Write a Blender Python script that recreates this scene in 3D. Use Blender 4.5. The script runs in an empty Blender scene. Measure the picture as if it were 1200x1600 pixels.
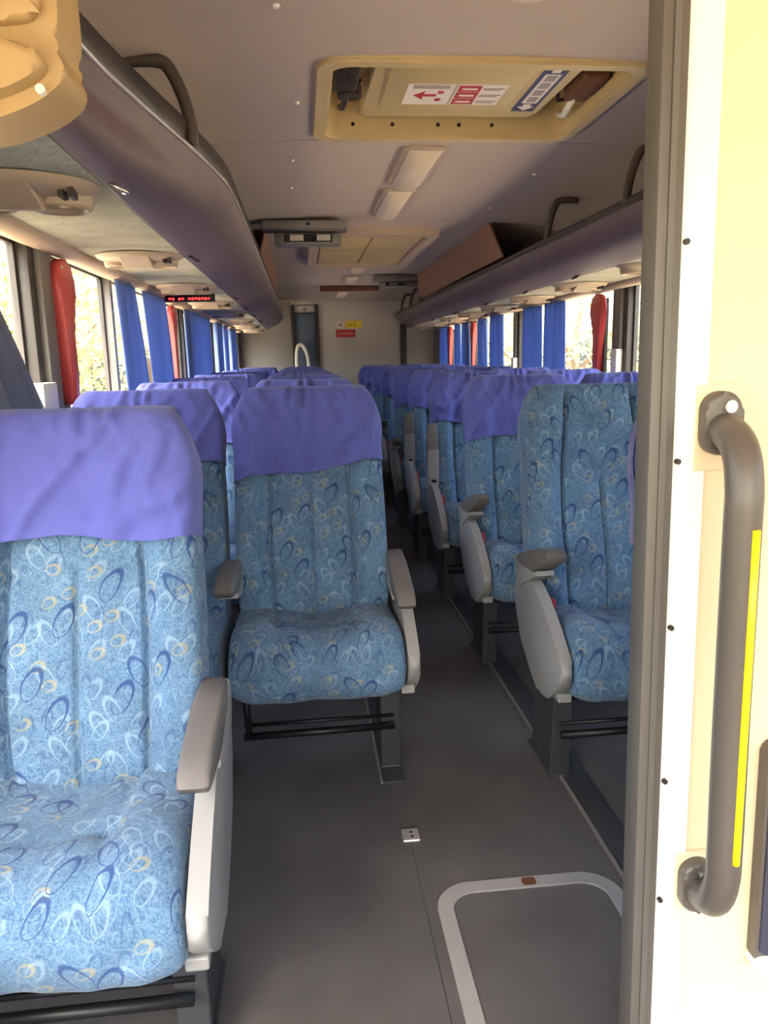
import bpy, bmesh, math, random
from mathutils import Vector, Matrix, noise

# ------------------------------------------------------------------ camera, world, light
scn = bpy.context.scene
COL = scn.collection
random.seed(7)

F_PX, VPX, VPY, ROLL, CAM_H = 1200.0, 470.0, 562.0, math.radians(2.4), 1.2
d_ = Vector((VPX - 600, 800 - VPY, F_PX)).normalized()          # bus axis seen from the camera (right, up, forward)
x_ = Vector((math.cos(ROLL), math.sin(ROLL), 0)); x_.z = -(x_.x * d_.x + x_.y * d_.y) / d_.z; x_.normalize()
z_ = d_.cross(x_) * -1
if z_.y < 0: z_ = -z_
W = Matrix((x_, d_, z_))                                         # rows: world axes in camera coordinates
right, up, fwd = W.col[0], W.col[1], W.col[2]
cam_d = bpy.data.cameras.new('camera'); cam = bpy.data.objects.new('camera', cam_d); COL.objects.link(cam)
cam_d.sensor_fit = 'VERTICAL'; cam_d.sensor_height = 36; cam_d.lens = 36 * F_PX / 1600
cam_d.clip_start = 0.02
m = Matrix.Identity(4)
for r in range(3):
    m[r][0], m[r][1], m[r][2] = right[r], up[r], -fwd[r]
m[0][3], m[1][3], m[2][3] = 0, 0, CAM_H
cam.matrix_world = m
scn.camera = cam

world = bpy.data.worlds.new('world'); scn.world = world; world.use_nodes = True
wn = world.node_tree.nodes; wl = world.node_tree.links
sky = wn.new('ShaderNodeTexSky'); sky.sky_type = 'NISHITA'; sky.sun_disc = False
sky.sun_elevation = math.radians(48); sky.sun_rotation = math.radians(200); sky.air_density = 1.3; sky.dust_density = 5.0
bgn = wn['Background']; bgn.inputs['Strength'].default_value = 1.0
wl.new(sky.outputs[0], bgn.inputs['Color'])

sun_d = bpy.data.lights.new('sun', 'SUN'); sun_d.energy = 14.0; sun_d.angle = math.radians(1.0); sun_d.color = (1, 0.93, 0.82)
sun = bpy.data.objects.new('sun', sun_d); COL.objects.link(sun)
sun.rotation_euler = Vector((0.08, 0.50, -0.86)).to_track_quat('-Z', 'Y').to_euler()   # high, from the front

scn.view_settings.view_transform = 'Standard'; scn.view_settings.look = 'None'
scn.view_settings.gamma = 1.0; scn.view_settings.use_curve_mapping = False
scn.view_settings.exposure = 1.05
try:
    scn.cycles.max_bounces = 10; scn.cycles.diffuse_bounces = 6; scn.cycles.transparent_max_bounces = 16
    scn.cycles.use_denoising = True
    scn.cycles.caustics_reflective = False; scn.cycles.caustics_refractive = False
except Exception:
    pass

# ------------------------------------------------------------------ helpers
def lin(c):
    return tuple((v / 255 / 12.92 if v / 255 <= 0.04045 else ((v / 255 + 0.055) / 1.055) ** 2.4) for v in c) + (1,)

MATS = {}
def mat(name, rgb, rough=0.55, metal=0.0, vary=0.0, scale=12.0, bump=0.0, bscale=60.0, rgb2=None, spec=0.5, sheen=0.0):
    if name in MATS: return MATS[name]
    M = bpy.data.materials.new(name); M.use_nodes = True
    nt = M.node_tree; b = nt.nodes['Principled BSDF']
    b.inputs['Base Color'].default_value = lin(rgb); b.inputs['Roughness'].default_value = rough
    b.inputs['Metallic'].default_value = metal; b.inputs['Specular IOR Level'].default_value = spec
    if sheen: b.inputs['Sheen Weight'].default_value = sheen
    tc = nt.nodes.new('ShaderNodeTexCoord')
    if vary or rgb2:
        n = nt.nodes.new('ShaderNodeTexNoise'); n.inputs['Scale'].default_value = scale; n.inputs['Detail'].default_value = 5
        nt.links.new(tc.outputs['Object'], n.inputs['Vector'])
        ra = nt.nodes.new('ShaderNodeValToRGB'); ra.color_ramp.elements[0].position = 0.3; ra.color_ramp.elements[1].position = 0.72
        c = lin(rgb); c2 = lin(rgb2) if rgb2 else tuple(v * (1 - vary) for v in c[:3]) + (1,)
        ra.color_ramp.elements[0].color = c2; ra.color_ramp.elements[1].color = c
        nt.links.new(n.outputs['Fac'], ra.inputs['Fac']); nt.links.new(ra.outputs['Color'], b.inputs['Base Color'])
    if bump:
        n2 = nt.nodes.new('ShaderNodeTexNoise'); n2.inputs['Scale'].default_value = bscale; n2.inputs['Detail'].default_value = 4
        nt.links.new(tc.outputs['Object'], n2.inputs['Vector'])
        bp = nt.nodes.new('ShaderNodeBump'); bp.inputs['Strength'].default_value = bump; bp.inputs['Distance'].default_value = 0.004
        nt.links.new(n2.outputs['Fac'], bp.inputs['Height']); nt.links.new(bp.outputs['Normal'], b.inputs['Normal'])
    MATS[name] = M
    return M

def glow(name, rgb, strength):
    M = bpy.data.materials.new(name); M.use_nodes = True
    b = M.node_tree.nodes['Principled BSDF']; b.inputs['Base Color'].default_value = lin(rgb)
    b.inputs['Emission Color'].default_value = lin(rgb); b.inputs['Emission Strength'].default_value = strength
    MATS[name] = M
    return M

def ring_layer(nt, uv, ang, sx, sy, r, w, keep, offs):
    L = nt.links
    mp = nt.nodes.new('ShaderNodeMapping'); mp.vector_type = 'POINT'
    mp.inputs['Rotation'].default_value = (0, 0, ang); mp.inputs['Location'].default_value = (offs, offs * 0.37, 0)
    L.new(uv, mp.inputs['Vector'])
    sc = nt.nodes.new('ShaderNodeVectorMath'); sc.operation = 'MULTIPLY'; sc.inputs[1].default_value = (sx * 1.06, sy * 1.06, 1)
    L.new(mp.outputs[0], sc.inputs[0])
    vo = nt.nodes.new('ShaderNodeTexVoronoi'); vo.voronoi_dimensions = '2D'; vo.inputs['Scale'].default_value = 1.0
    vo.inputs['Randomness'].default_value = 0.75
    L.new(sc.outputs[0], vo.inputs['Vector'])
    def mth(op, a, b=None, clamp=False):
        n = nt.nodes.new('ShaderNodeMath'); n.operation = op; n.use_clamp = clamp
        for i, v in enumerate((a, b)):
            if v is None: continue
            if isinstance(v, (int, float)): n.inputs[i].default_value = v
            else: L.new(v, n.inputs[i])
        return n.outputs[0]
    # a crescent: the stroke is thicker on one side of the ellipse
    dv = nt.nodes.new('ShaderNodeVectorMath'); dv.operation = 'SUBTRACT'
    L.new(sc.outputs[0], dv.inputs[0]); L.new(vo.outputs['Position'], dv.inputs[1])
    sp = nt.nodes.new('ShaderNodeSeparateXYZ'); L.new(dv.outputs[0], sp.inputs[0])
    wid = mth('MULTIPLY_ADD', sp.outputs[1], w * 3.2); wid.node.inputs[2].default_value = w
    wid = mth('MAXIMUM', wid, w * 0.3)
    d = mth('ABSOLUTE', mth('SUBTRACT', vo.outputs['Distance'], r))
    k = mth('SUBTRACT', 1.0, mth('DIVIDE', d, wid), True)
    k = mth('MULTIPLY', k, 1.8, True)
    cs = nt.nodes.new('ShaderNodeSeparateColor'); L.new(vo.outputs['Color'], cs.inputs[0])
    return mth('MULTIPLY', k, mth('LESS_THAN', cs.outputs[0], keep))

def fabric(name, c1, c2, navy, pale, yel, amount=1.0):
    M = bpy.data.materials.new(name); M.use_nodes = True
    nt = M.node_tree; L = nt.links; b = nt.nodes['Principled BSDF']
    tc = nt.nodes.new('ShaderNodeTexCoord'); uv = tc.outputs['UV']
    n = nt.nodes.new('ShaderNodeTexNoise'); n.inputs['Scale'].default_value = 85; n.inputs['Detail'].default_value = 3
    n.inputs['Distortion'].default_value = 3.5
    L.new(uv, n.inputs['Vector'])
    ra = nt.nodes.new('ShaderNodeValToRGB'); ra.color_ramp.elements[0].position = 0.38; ra.color_ramp.elements[1].position = 0.62
    ra.color_ramp.elements[0].color = lin(c1); ra.color_ramp.elements[1].color = lin(c2)
    L.new(n.outputs['Fac'], ra.inputs['Fac'])
    col = ra.outputs['Color']
    # fine scribble in the weave
    vs = nt.nodes.new('ShaderNodeTexVoronoi'); vs.feature = 'DISTANCE_TO_EDGE'; vs.voronoi_dimensions = '2D'; vs.inputs['Scale'].default_value = 42
    dn = nt.nodes.new('ShaderNodeTexNoise'); dn.inputs['Scale'].default_value = 22; dn.inputs['Detail'].default_value = 2; L.new(uv, dn.inputs['Vector'])
    da = nt.nodes.new('ShaderNodeMix'); da.data_type = 'VECTOR'; da.inputs[0].default_value = 0.05; L.new(uv, da.inputs[4]); L.new(dn.outputs['Color'], da.inputs[5])
    L.new(da.outputs[1], vs.inputs['Vector'])
    mr = nt.nodes.new('ShaderNodeMapRange'); mr.inputs[1].default_value = 0.0; mr.inputs[2].default_value = 0.10; mr.inputs[3].default_value = 0.22 * amount; mr.inputs[4].default_value = 0.0
    L.new(vs.outputs['Distance'], mr.inputs[0])
    m0 = nt.nodes.new('ShaderNodeMix'); m0.data_type = 'RGBA'; L.new(mr.outputs[0], m0.inputs[0]); L.new(col, m0.inputs[6]); m0.inputs[7].default_value = lin(pale)
    col = m0.outputs[2]
    layers = [(0.6, 22, 11.5, 0.24, 0.045, 0.6, 0.0, pale, 0.55), (-0.5, 20, 9.5, 0.26, 0.035, 0.5, 3.3, pale, 0.6),
              (0.2, 27, 13.0, 0.24, 0.05, 0.5, 9.7, navy, 0.35),
              (1.1, 21, 15, 0.20, 0.05, 0.36, 7.1, yel, 0.6),
              (0.45, 15, 7.6, 0.25, 0.032, 0.42, 1.7, navy, 0.85), (-0.55, 15.5, 7.6, 0.25, 0.030, 0.36, 5.2, navy, 0.8)]
    for ang, sx, sy, r, w, keep, offs, c, a in layers:
        f = ring_layer(nt, uv, ang, sx, sy, r, w, keep, offs)
        mm = nt.nodes.new('ShaderNodeMath'); mm.operation = 'MULTIPLY'; mm.inputs[1].default_value = a * amount; L.new(f, mm.inputs[0])
        mx = nt.nodes.new('ShaderNodeMix'); mx.data_type = 'RGBA'
        L.new(mm.outputs[0], mx.inputs[0]); L.new(col, mx.inputs[6]); mx.inputs[7].default_value = lin(c)
        col = mx.outputs[2]
    big = nt.nodes.new('ShaderNodeTexNoise'); big.inputs['Scale'].default_value = 9; big.inputs['Detail'].default_value = 2; L.new(uv, big.inputs['Vector'])
    br_ = nt.nodes.new('ShaderNodeMapRange'); br_.inputs[1].default_value = 0.3; br_.inputs[2].default_value = 0.7; br_.inputs[3].default_value = 0.80; br_.inputs[4].default_value = 1.12; L.new(big.outputs['Fac'], br_.inputs[0])
    pv = nt.nodes.new('ShaderNodeVectorMath'); pv.operation = 'SCALE'; L.new(col, pv.inputs[0]); L.new(br_.outputs[0], pv.inputs['Scale']); col = pv.outputs[0]
    L.new(col, b.inputs['Base Color'])
    b.inputs['Roughness'].default_value = 0.85; b.inputs['Specular IOR Level'].default_value = 0.2
    b.inputs['Sheen Weight'].default_value = 0.12
    bp = nt.nodes.new('ShaderNodeBump'); bp.inputs['Strength'].default_value = 0.25; bp.inputs['Distance'].default_value = 0.002
    L.new(n.outputs['Fac'], bp.inputs['Height']); L.new(bp.outputs['Normal'], b.inputs['Normal'])
    MATS[name] = M
    return M

def cloth(name, rgb, trans=0.0, bump=0.15, vary=0.15):
    M = mat(name, rgb, 0.8, 0, vary, 9, bump, 35, spec=0.2, sheen=0.2)
    if trans:
        nt = M.node_tree; b = nt.nodes['Principled BSDF']; out = nt.nodes['Material Output']
        t = nt.nodes.new('ShaderNodeBsdfTranslucent'); t.inputs['Color'].default_value = lin(rgb)
        mx = nt.nodes.new('ShaderNodeMixShader'); mx.inputs[0].default_value = trans
        nt.links.new(b.outputs[0], mx.inputs[1]); nt.links.new(t.outputs[0], mx.inputs[2]); nt.links.new(mx.outputs[0], out.inputs['Surface'])
    return M

def glass(name, tint, refl=0.06):
    M = bpy.data.materials.new(name); M.use_nodes = True
    nt = M.node_tree; nt.nodes.clear()
    o = nt.nodes.new('ShaderNodeOutputMaterial'); t = nt.nodes.new('ShaderNodeBsdfTransparent'); g = nt.nodes.new('ShaderNodeBsdfGlossy')
    t.inputs['Color'].default_value = (*tint, 1); g.inputs['Roughness'].default_value = 0.02
    mx = nt.nodes.new('ShaderNodeMixShader'); mx.inputs[0].default_value = refl
    nt.links.new(t.outputs[0], mx.inputs[1]); nt.links.new(g.outputs[0], mx.inputs[2]); nt.links.new(mx.outputs[0], o.inputs['Surface'])
    MATS[name] = M
    return M

def link(name, me, material=None, parent=None, smooth=True):
    if material is not None and not me.materials: me.materials.append(MATS[material] if isinstance(material, str) else material)
    o = bpy.data.objects.new(name, me); COL.objects.link(o)
    if smooth:
        for p in me.polygons: p.use_smooth = True
    if parent is not None: o.parent = parent
    return o

def fin(bm, name, material=None, parent=None, smooth=False, auto=None):
    bmesh.ops.recalc_face_normals(bm, faces=bm.faces[:])
    me = bpy.data.meshes.new(name); bm.to_mesh(me); bm.free()
    if auto is not None:
        for p in me.polygons: p.use_smooth = True
        try: me.set_sharp_from_angle(angle=math.radians(auto))
        except Exception: pass
    return link(name, me, material, parent, smooth)

def tag(o, label=None, cat=None, group=None, kind=None):
    if label: o['label'] = label
    if cat: o['category'] = cat
    if group: o['group'] = group
    if kind: o['kind'] = kind
    return o

def empty(name, loc=(0, 0, 0), rz=0.0):
    o = bpy.data.objects.new(name, None); COL.objects.link(o)
    o.location = loc; o.rotation_euler = (0, 0, rz); o.empty_display_size = 0.05
    return o

def add_box(bm, x0, x1, y0, y1, z0, z1, bev=0.0, seg=2):
    vs = [bm.verts.new((x, y, z)) for z in (z0, z1) for y in (y0, y1) for x in (x0, x1)]
    fs = [bm.faces.new([vs[i] for i in f]) for f in ((0, 2, 3, 1), (4, 5, 7, 6), (0, 1, 5, 4), (2, 6, 7, 3), (0, 4, 6, 2), (1, 3, 7, 5))]
    if bev:
        ed = list({e for f in fs for e in f.edges})
        bmesh.ops.bevel(bm, geom=ed, offset=bev, segments=seg, profile=0.5, affect='EDGES')

def box(name, b, material, parent=None, bev=0.0, seg=2):
    bm = bmesh.new(); add_box(bm, *b, bev=bev, seg=seg)
    return fin(bm, name, material, parent, auto=40 if bev else None)

def prism(bm, poly, axis, a, b, bev=0.0, seg=2):
    """poly: 2D points in the plane across `axis`, extruded from a to b"""
    def P(p, t):
        return (t, p[0], p[1]) if axis == 'x' else ((p[0], t, p[1]) if axis == 'y' else (p[0], p[1], t))
    v0 = [bm.verts.new(P(p, a)) for p in poly]; v1 = [bm.verts.new(P(p, b)) for p in poly]
    n = len(poly); fs = [bm.faces.new(v0), bm.faces.new(v1[::-1])]
    for i in range(n): fs.append(bm.faces.new((v0[i], v0[(i + 1) % n], v1[(i + 1) % n], v1[i])))
    if bev:
        ed = [e for e in {e for f in fs[:2] for e in f.edges}]
        bmesh.ops.bevel(bm, geom=ed, offset=bev, segments=seg, profile=0.5, affect='EDGES')

def tube(bm, pts, r, n=12, caps=True, sx=1.0):
    """round tube along pts; r number or list; sx flattens one way"""
    pts = [Vector(p) for p in pts]; rings = []
    prev = None
    for i, p in enumerate(pts):
        t = (pts[min(i + 1, len(pts) - 1)] - pts[max(i - 1, 0)]).normalized()
        if prev is None:
            a = Vector((0, 1, 0)) if abs(t.y) < 0.9 else Vector((1, 0, 0))
            u = (a - t * a.dot(t)).normalized()
        else:
            u = (prev - t * prev.dot(t)).normalized()
        prev = u; w = t.cross(u)
        rr = r[i] if isinstance(r, (list, tuple)) else r
        rings.append([bm.verts.new(p + u * (math.cos(2 * math.pi * k / n) * rr * sx) + w * (math.sin(2 * math.pi * k / n) * rr)) for k in range(n)])
    for a, b in zip(rings, rings[1:]):
        for k in range(n): bm.faces.new((a[k], a[(k + 1) % n], b[(k + 1) % n], b[k]))
    if caps:
        bm.faces.new(rings[0][::-1]); bm.faces.new(rings[-1])

def catmull(pts, sub=6, closed=False):
    out = []; n = len(pts); P = [Vector(p) for p in pts]
    for i in range(n if closed else n - 1):
        g = (lambda k: P[k % n]) if closed else (lambda k: P[max(0, min(n - 1, k))])
        p0, p1, p2, p3 = g(i - 1), g(i), g(i + 1), g(i + 2)
        for s in range(sub):
            t = s / sub
            out.append(0.5 * ((2 * p1) + (p2 - p0) * t + (2 * p0 - 5 * p1 + 4 * p2 - p3) * t * t + (3 * p1 - p0 - 3 * p2 + p3) * t ** 3))
    if not closed: out.append(P[-1])
    return out

def disc(bm, c, r, depth, axis='z', n=20, r2=None):
    ax = {'x': Vector((1, 0, 0)), 'y': Vector((0, 1, 0)), 'z': Vector((0, 0, 1))}[axis]
    c = Vector(c); a = ax.orthogonal().normalized(); b = ax.cross(a)
    r2 = r if r2 is None else r2
    lo = [bm.verts.new(c + (a * math.cos(k * 2 * math.pi / n) + b * math.sin(k * 2 * math.pi / n)) * r) for k in range(n)]
    hi = [bm.verts.new(c + ax * depth + (a * math.cos(k * 2 * math.pi / n) + b * math.sin(k * 2 * math.pi / n)) * r2) for k in range(n)]
    bm.faces.new(lo[::-1]); bm.faces.new(hi)
    for k in range(n): bm.faces.new((lo[k], lo[(k + 1) % n], hi[(k + 1) % n], hi[k]))

def rrect(x0, x1, y0, y1, r, n=6):
    out = []
    for cx, cy, a0 in ((x1 - r, y1 - r, 0), (x0 + r, y1 - r, 90), (x0 + r, y0 + r, 180), (x1 - r, y0 + r, 270)):
        for k in range(n + 1):
            a = math.radians(a0 + 90 * k / n); out.append((cx + r * math.cos(a), cy + r * math.sin(a)))
    return out

def ring_prism(bm, outer, inner, axis, a, b):
    def P(p, t): return (t, p[0], p[1]) if axis == 'x' else ((p[0], t, p[1]) if axis == 'y' else (p[0], p[1], t))
    O0 = [bm.verts.new(P(p, a)) for p in outer]; O1 = [bm.verts.new(P(p, b)) for p in outer]
    I0 = [bm.verts.new(P(p, a)) for p in inner]; I1 = [bm.verts.new(P(p, b)) for p in inner]
    n = len(outer)
    for i in range(n):
        j = (i + 1) % n
        bm.faces.new((O0[i], O0[j], I0[j], I0[i])); bm.faces.new((O1[i], I1[i], I1[j], O1[j]))
        bm.faces.new((O0[i], O1[i], O1[j], O0[j])); bm.faces.new((I0[i], I0[j], I1[j], I1[i]))

def loft(name, rows, material, parent=None, closed=True, uvs=None, cap=False):
    """rows: list of equal-length vertex loops"""
    n = len(rows[0]); V = [tuple(p) for r in rows for p in r]; Fc = []; U = []
    for i in range(len(rows) - 1):
        for j in range(n if closed else n - 1):
            k = (j + 1) % n
            Fc.append((i * n + j, i * n + k, (i + 1) * n + k, (i + 1) * n + j))
            if uvs: U += [uvs[i][j], uvs[i][j + 1], uvs[i + 1][j + 1], uvs[i + 1][j]]
    if cap:
        Fc.append(tuple(range(n))[::-1]); Fc.append(tuple((len(rows) - 1) * n + j for j in range(n)))
        if uvs: U += [uvs[0][j] for j in range(n)][::-1] + [uvs[-1][j] for j in range(n)]
    me = bpy.data.meshes.new(name); me.from_pydata(V, [], Fc); me.update()
    if uvs:
        ul = me.uv_layers.new(name='UVMap')
        for i, uvv in enumerate(U): ul.data[i].uv = uvv
    bm = bmesh.new(); bm.from_mesh(me); bmesh.ops.recalc_face_normals(bm, faces=bm.faces[:]); bm.to_mesh(me); bm.free()
    return link(name, me, material, parent, True)

def sm(a, b, t):
    t = max(0.0, min(1.0, (t - a) / (b - a))); return t * t * (3 - 2 * t)

def copy_tree(o, parent=None):
    c = o.copy(); COL.objects.link(c); c.parent = parent
    for ch in o.children: copy_tree(ch, c)
    return c

# ------------------------------------------------------------------ materials
fabric('seat_fabric', (70, 101, 136), (103, 132, 160), (36, 62, 114), (140, 164, 186), (158, 150, 116))
fabric('rack_fabric', (128, 122, 112), (160, 152, 138), (96, 108, 124), (170, 164, 150), (150, 132, 100), 0.3)
fabric('rack_fabric_front', (112, 118, 120), (152, 150, 142), (84, 104, 126), (172, 172, 162), (160, 140, 104), 0.8)
cloth('cover_cloth', (92, 95, 172), 0.0, 0.2, 0.10)
cloth('curtain_blue', (124, 146, 202), 0.45, 0.1, 0.10)
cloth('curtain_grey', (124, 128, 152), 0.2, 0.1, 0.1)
mat('panel_grey', (150, 147, 146), 0.5, 0, 0.08, 6)
mat('pad_grey', (112, 106, 104), 0.5, 0, 0.10, 8)
mat('leg_dark', (62, 63, 68), 0.55, 0.1, 0.2, 10)
mat('black_metal', (30, 30, 33), 0.45, 0.4)
mat('floor_vinyl', (100, 97, 98), 0.5, 0, 0, 3.5, 0.12, 90, (80, 77, 78))
mat('ceiling_cloth', (190, 171, 165), 0.7, 0, 0.06, 3)
mat('rack_vinyl', (98, 80, 86), 0.55, 0, 0.12, 5, 0.05, 120)
mat('rack_rim', (46, 36, 37), 0.5, 0, 0.1, 8)
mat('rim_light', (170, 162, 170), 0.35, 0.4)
mat('trim_tan', (176, 152, 132), 0.6, 0, 0.1, 6)
mat('cream', (180, 150, 104), 0.5, 0, 0.07, 5)
mat('hatch_cream', (206, 180, 136), 0.5, 0, 0.1, 6)
mat('partition_cream', (222, 200, 164), 0.5, 0, 0.06, 3)
mat('brown_board', (128, 88, 72), 0.75, 0, 0.15, 9)
mat('handle_dark', (78, 66, 62), 0.5)
mat('grab_grey', (86, 77, 71), 0.38, 0.0, 0.06, 6)
mat('post_metal', (86, 80, 75), 0.45, 0.1, 0.05, 3)
mat('frame_dark', (62, 56, 54), 0.5, 0, 0.1, 5)
mat('frame_grey', (120, 114, 112), 0.5, 0, 0.1, 5)
mat('wall_grey', (128, 122, 122), 0.6, 0, 0.1, 4)
mat('rear_grey', (196, 186, 180), 0.65, 0, 0.05, 3)
mat('door_blue', (92, 106, 128), 0.5, 0, 0.1, 6)
mat('red_plastic', (204, 76, 76), 0.35)
mat('aluminium', (214, 212, 216), 0.35, 0.6, 0.1, 20)
mat('yellow_strip', (248, 222, 20), 0.4)
mat('white_plastic', (232, 228, 222), 0.4)
mat('screw_dark', (50, 40, 38), 0.5, 0.3)
mat('black_screen', (24, 26, 32), 0.12)
mat('rust', (112, 66, 44), 0.8, 0, 0.3, 30)
mat('motor_dark', (58, 42, 36), 0.5, 0.1, 0.3, 20)
mat('lamp_lens', (226, 204, 186), 0.45)
mat('lamp_frame', (188, 164, 150), 0.5)
mat('hatch_lens', (206, 178, 130), 0.5, 0, 0.1, 10)
mat('psu_tan', (172, 152, 134), 0.5, 0, 0.1, 8)
mat('chrome', (220, 216, 210), 0.15, 0.9)
mat('sticker_white', (238, 226, 222), 0.5)
mat('sticker_red', (190, 52, 60), 0.5)
mat('sticker_blue', (60, 58, 104), 0.5)
mat('sticker_grey', (168, 150, 156), 0.5)
mat('sticker_yellow', (226, 196, 48), 0.5)
mat('leaf', (160, 160, 96), 0.7, 0, 0.35, 2.0)
mat('bark', (120, 100, 78), 0.9, 0, 0.3, 6)
mat('ground', (196, 180, 150), 0.95, 0, 0.15, 0.6)
mat('tinted', (58, 58, 72), 0.1)
glass('window_glass', (0.93, 0.96, 0.95)); glass('windscreen_glass', (0.95, 0.97, 0.97), 0.05)
glow('led_red', (255, 40, 40), 3.0)

# ------------------------------------------------------------------ structure
XL, XR, YF, YR, ZC = -0.78, 1.72, -1.75, 9.95, 1.92
ZS, ZT = 0.84, 1.56          # window sill and head
tag(box('floor', (XL - 0.05, XR + 0.05, YF, YR + 0.1, -0.06, 0.0), 'floor_vinyl'), 'worn dark grey vinyl bus floor', None, None, 'structure')

def ceil_z(x):
    u = abs(x - 0.47)
    return ZC - 0.02 * (u / 0.7) ** 2 if u < 0.7 else ZC - 0.02 - 0.16 * ((u - 0.7) / 0.55) ** 1.5

HX0, HX1, HY0, HY1 = 0.10, 0.90, 2.06, 2.70
croot = empty('ceiling', (0, 0, 0)); tag(croot, 'lilac grey panelled bus ceiling', None, None, 'structure')
xs = sorted(set([round(XL + (XR - XL) * i / 24, 3) for i in range(25)] + [HX0, HX1]))
joints = [YF, -0.3, 1.22, 2.75, 4.27, 5.80, 6.95, 8.0, YR]
for a, b in zip(joints, joints[1:]):
    bm = bmesh.new(); ys = [a + 0.005, b - 0.005]
    if a < HY0 < b: ys = [a + 0.005, HY0, HY1, b - 0.005]
    top = {}; bot = {}
    for x in xs:
        for y in ys:
            bot[x, y] = bm.verts.new((x, y, ceil_z(x))); top[x, y] = bm.verts.new((x, y, ceil_z(x) + 0.02))
    for x0, x1 in zip(xs, xs[1:]):
        for y0, y1 in zip(ys, ys[1:]):
            if len(ys) == 4 and y0 == HY0 and HX0 <= x0 and x1 <= HX1: continue
            bm.faces.new((bot[x0, y0], bot[x0, y1], bot[x1, y1], bot[x1, y0]))
            bm.faces.new((top[x0, y0], top[x1, y0], top[x1, y1], top[x0, y1]))
    # close the rims
    be = [e for e in bm.edges if len(e.link_faces) == 1]
    lk = {}
    for k, v in bot.items(): lk[v] = top[k]
    for e in be:
        if e.verts[0] in lk and e.verts[1] in lk:
            try: bm.faces.new((e.verts[0], e.verts[1], lk[e.verts[1]], lk[e.verts[0]]))
            except ValueError: pass
    fin(bm, 'ceiling_panel', 'ceiling_cloth', croot, auto=30)
for y in joints[1:-1]:
    bm = bmesh.new()
    rows = [[(x, y + dy, ceil_z(x) + dz) for dy, dz in ((-0.009, 0.003), (0.009, 0.003), (0.009, 0.012), (-0.009, 0.012))] for x in xs]
    bm.free()
    loft('joint_strip', rows, 'rack_rim', croot, cap=True)
rr_ = empty('roof', (0, 0, 0)); tag(rr_, 'bus roof skin above the ceiling', None, None, 'structure')
box('roof_skin', (XL - 0.06, XR + 0.06, YF, YR + 0.1, 2.12, 2.16), 'white_plastic', rr_)

# side walls: lower wall, header, posts; windows between posts
def side_wall(side):
    x = XL if side == 'left' else XR; s = -1 if side == 'left' else 1
    root = empty('wall_' + side, (0, 0, 0)); tag(root, side + ' side wall of the bus below and above the windows', None, None, 'structure')
    def b(n, y0, y1, z0, z1, mt, t=0.05, inn=0.0):
        xa, xb = x - s * inn, x + s * t
        return box(n, (min(xa, xb), max(xa, xb), y0, y1, z0, z1), mt, root, 0.004)
    b('lower_wall', YF, YR + 0.05, 0.0, ZS, 'wall_grey'); b('header', YF, YR + 0.05, ZT, 2.12, 'wall_grey')
    return b, root
bl, wl_root = side_wall('left'); br, wr_root = side_wall('right')
left_posts = [(-1.75, -1.65, 0), (0.55, 0.68, 0), (2.40, 2.62, 1), (3.38, 3.42, 2), (5.16, 5.36, 1), (7.00, 7.20, 1), (8.50, 8.62, 1), (9.62, 9.95, 1)]
right_posts = [(-1.75, -1.65, 0), (0.62, 0.78, 1), (2.30, 2.48, 1), (3.98, 4.18, 1), (6.02, 6.20, 1), (7.70, 7.85, 1), (9.30, 9.95, 1)]
wn_i = [0]
def windows(posts, side, b):
    x = XL if side == 'left' else XR; s = -1 if side == 'left' else 1
    for y0, y1, k in posts:
        b('window_post', y0, y1, ZS, ZT, 'frame_grey' if k == 2 else 'frame_dark', 0.034 if k == 2 else 0.05, 0.012)
        if k == 1: b('post_cover', y0 + 0.05, y1 - 0.07, ZS, ZT, 'frame_grey', 0.02, 0.03)
    for (a0, a1, _), (b0, b1, _) in zip(posts, posts[1:]):
        wn_i[0] += 1
        w = empty('window_%d' % wn_i[0], (0, 0, 0)); tag(w, 'large fixed pane in the ' + side + ' bus wall', None, None, 'structure')
        xa = x + s * 0.028
        box('pane', (xa - 0.003, xa + 0.003, a1, b0, ZS, ZT), 'window_glass', w)
        bm = bmesh.new()
        for (p, q, r, t) in ((a1, a1 + 0.018, ZS, ZT), (b0 - 0.018, b0, ZS, ZT), (a1, b0, ZS, ZS + 0.02), (a1, b0, ZT - 0.02, ZT)):
            add_box(bm, min(x + s * 0.02, x + s * 0.036), max(x + s * 0.02, x + s * 0.036), p, q, r, t)
        fin(bm, 'window_seal', 'frame_dark', w)
windows(left_posts, 'left', bl); windows(right_posts, 'right', br)

# rear wall with its service door
rw = empty('wall_rear', (0, YR, 0)); tag(rw, 'pale grey rear wall of the bus', None, None, 'structure')
box('rear_panel', (0.245, XR, 0, 0.05, 0, 2.0), 'rear_grey', rw)
box('rear_side_panel', (XL, -0.10, 0, 0.05, 0, 2.0), 'wall_grey', rw)  # same wall as the rest; shade put into its darker grey
box('rear_header', (-0.10, 0.245, 0, 0.05, 1.87, 2.0), 'rear_grey', rw)
box('corner_post', (1.27, 1.345, -0.05, 0.0, 0, 1.62), 'frame_dark', rw, 0.006)
box('rear_light_stop', (XL, XR, 0.05, 0.07, 0, 2.12), 'wall_grey', rw)  # unseen plate added to block daylight through the door gaps
d1 = empty('door_1', (0.07, YR, 0)); tag(d1, 'narrow blue grey rear door in a dark frame', None, None, 'structure')
box('door_leaf', (-0.125, 0.13, 0.005, 0.04, 0.02, 1.76), 'door_blue', d1, 0.004)
box('transom', (-0.125, 0.13, 0.0, 0.04, 1.775, 1.86), 'rear_grey', d1, 0.004)
for a, b in ((-0.17, -0.13), (0.135, 0.175)): box('door_frame', (a, b, -0.03, 0.05, 0, 1.87), 'frame_dark', d1, 0.004)
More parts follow.
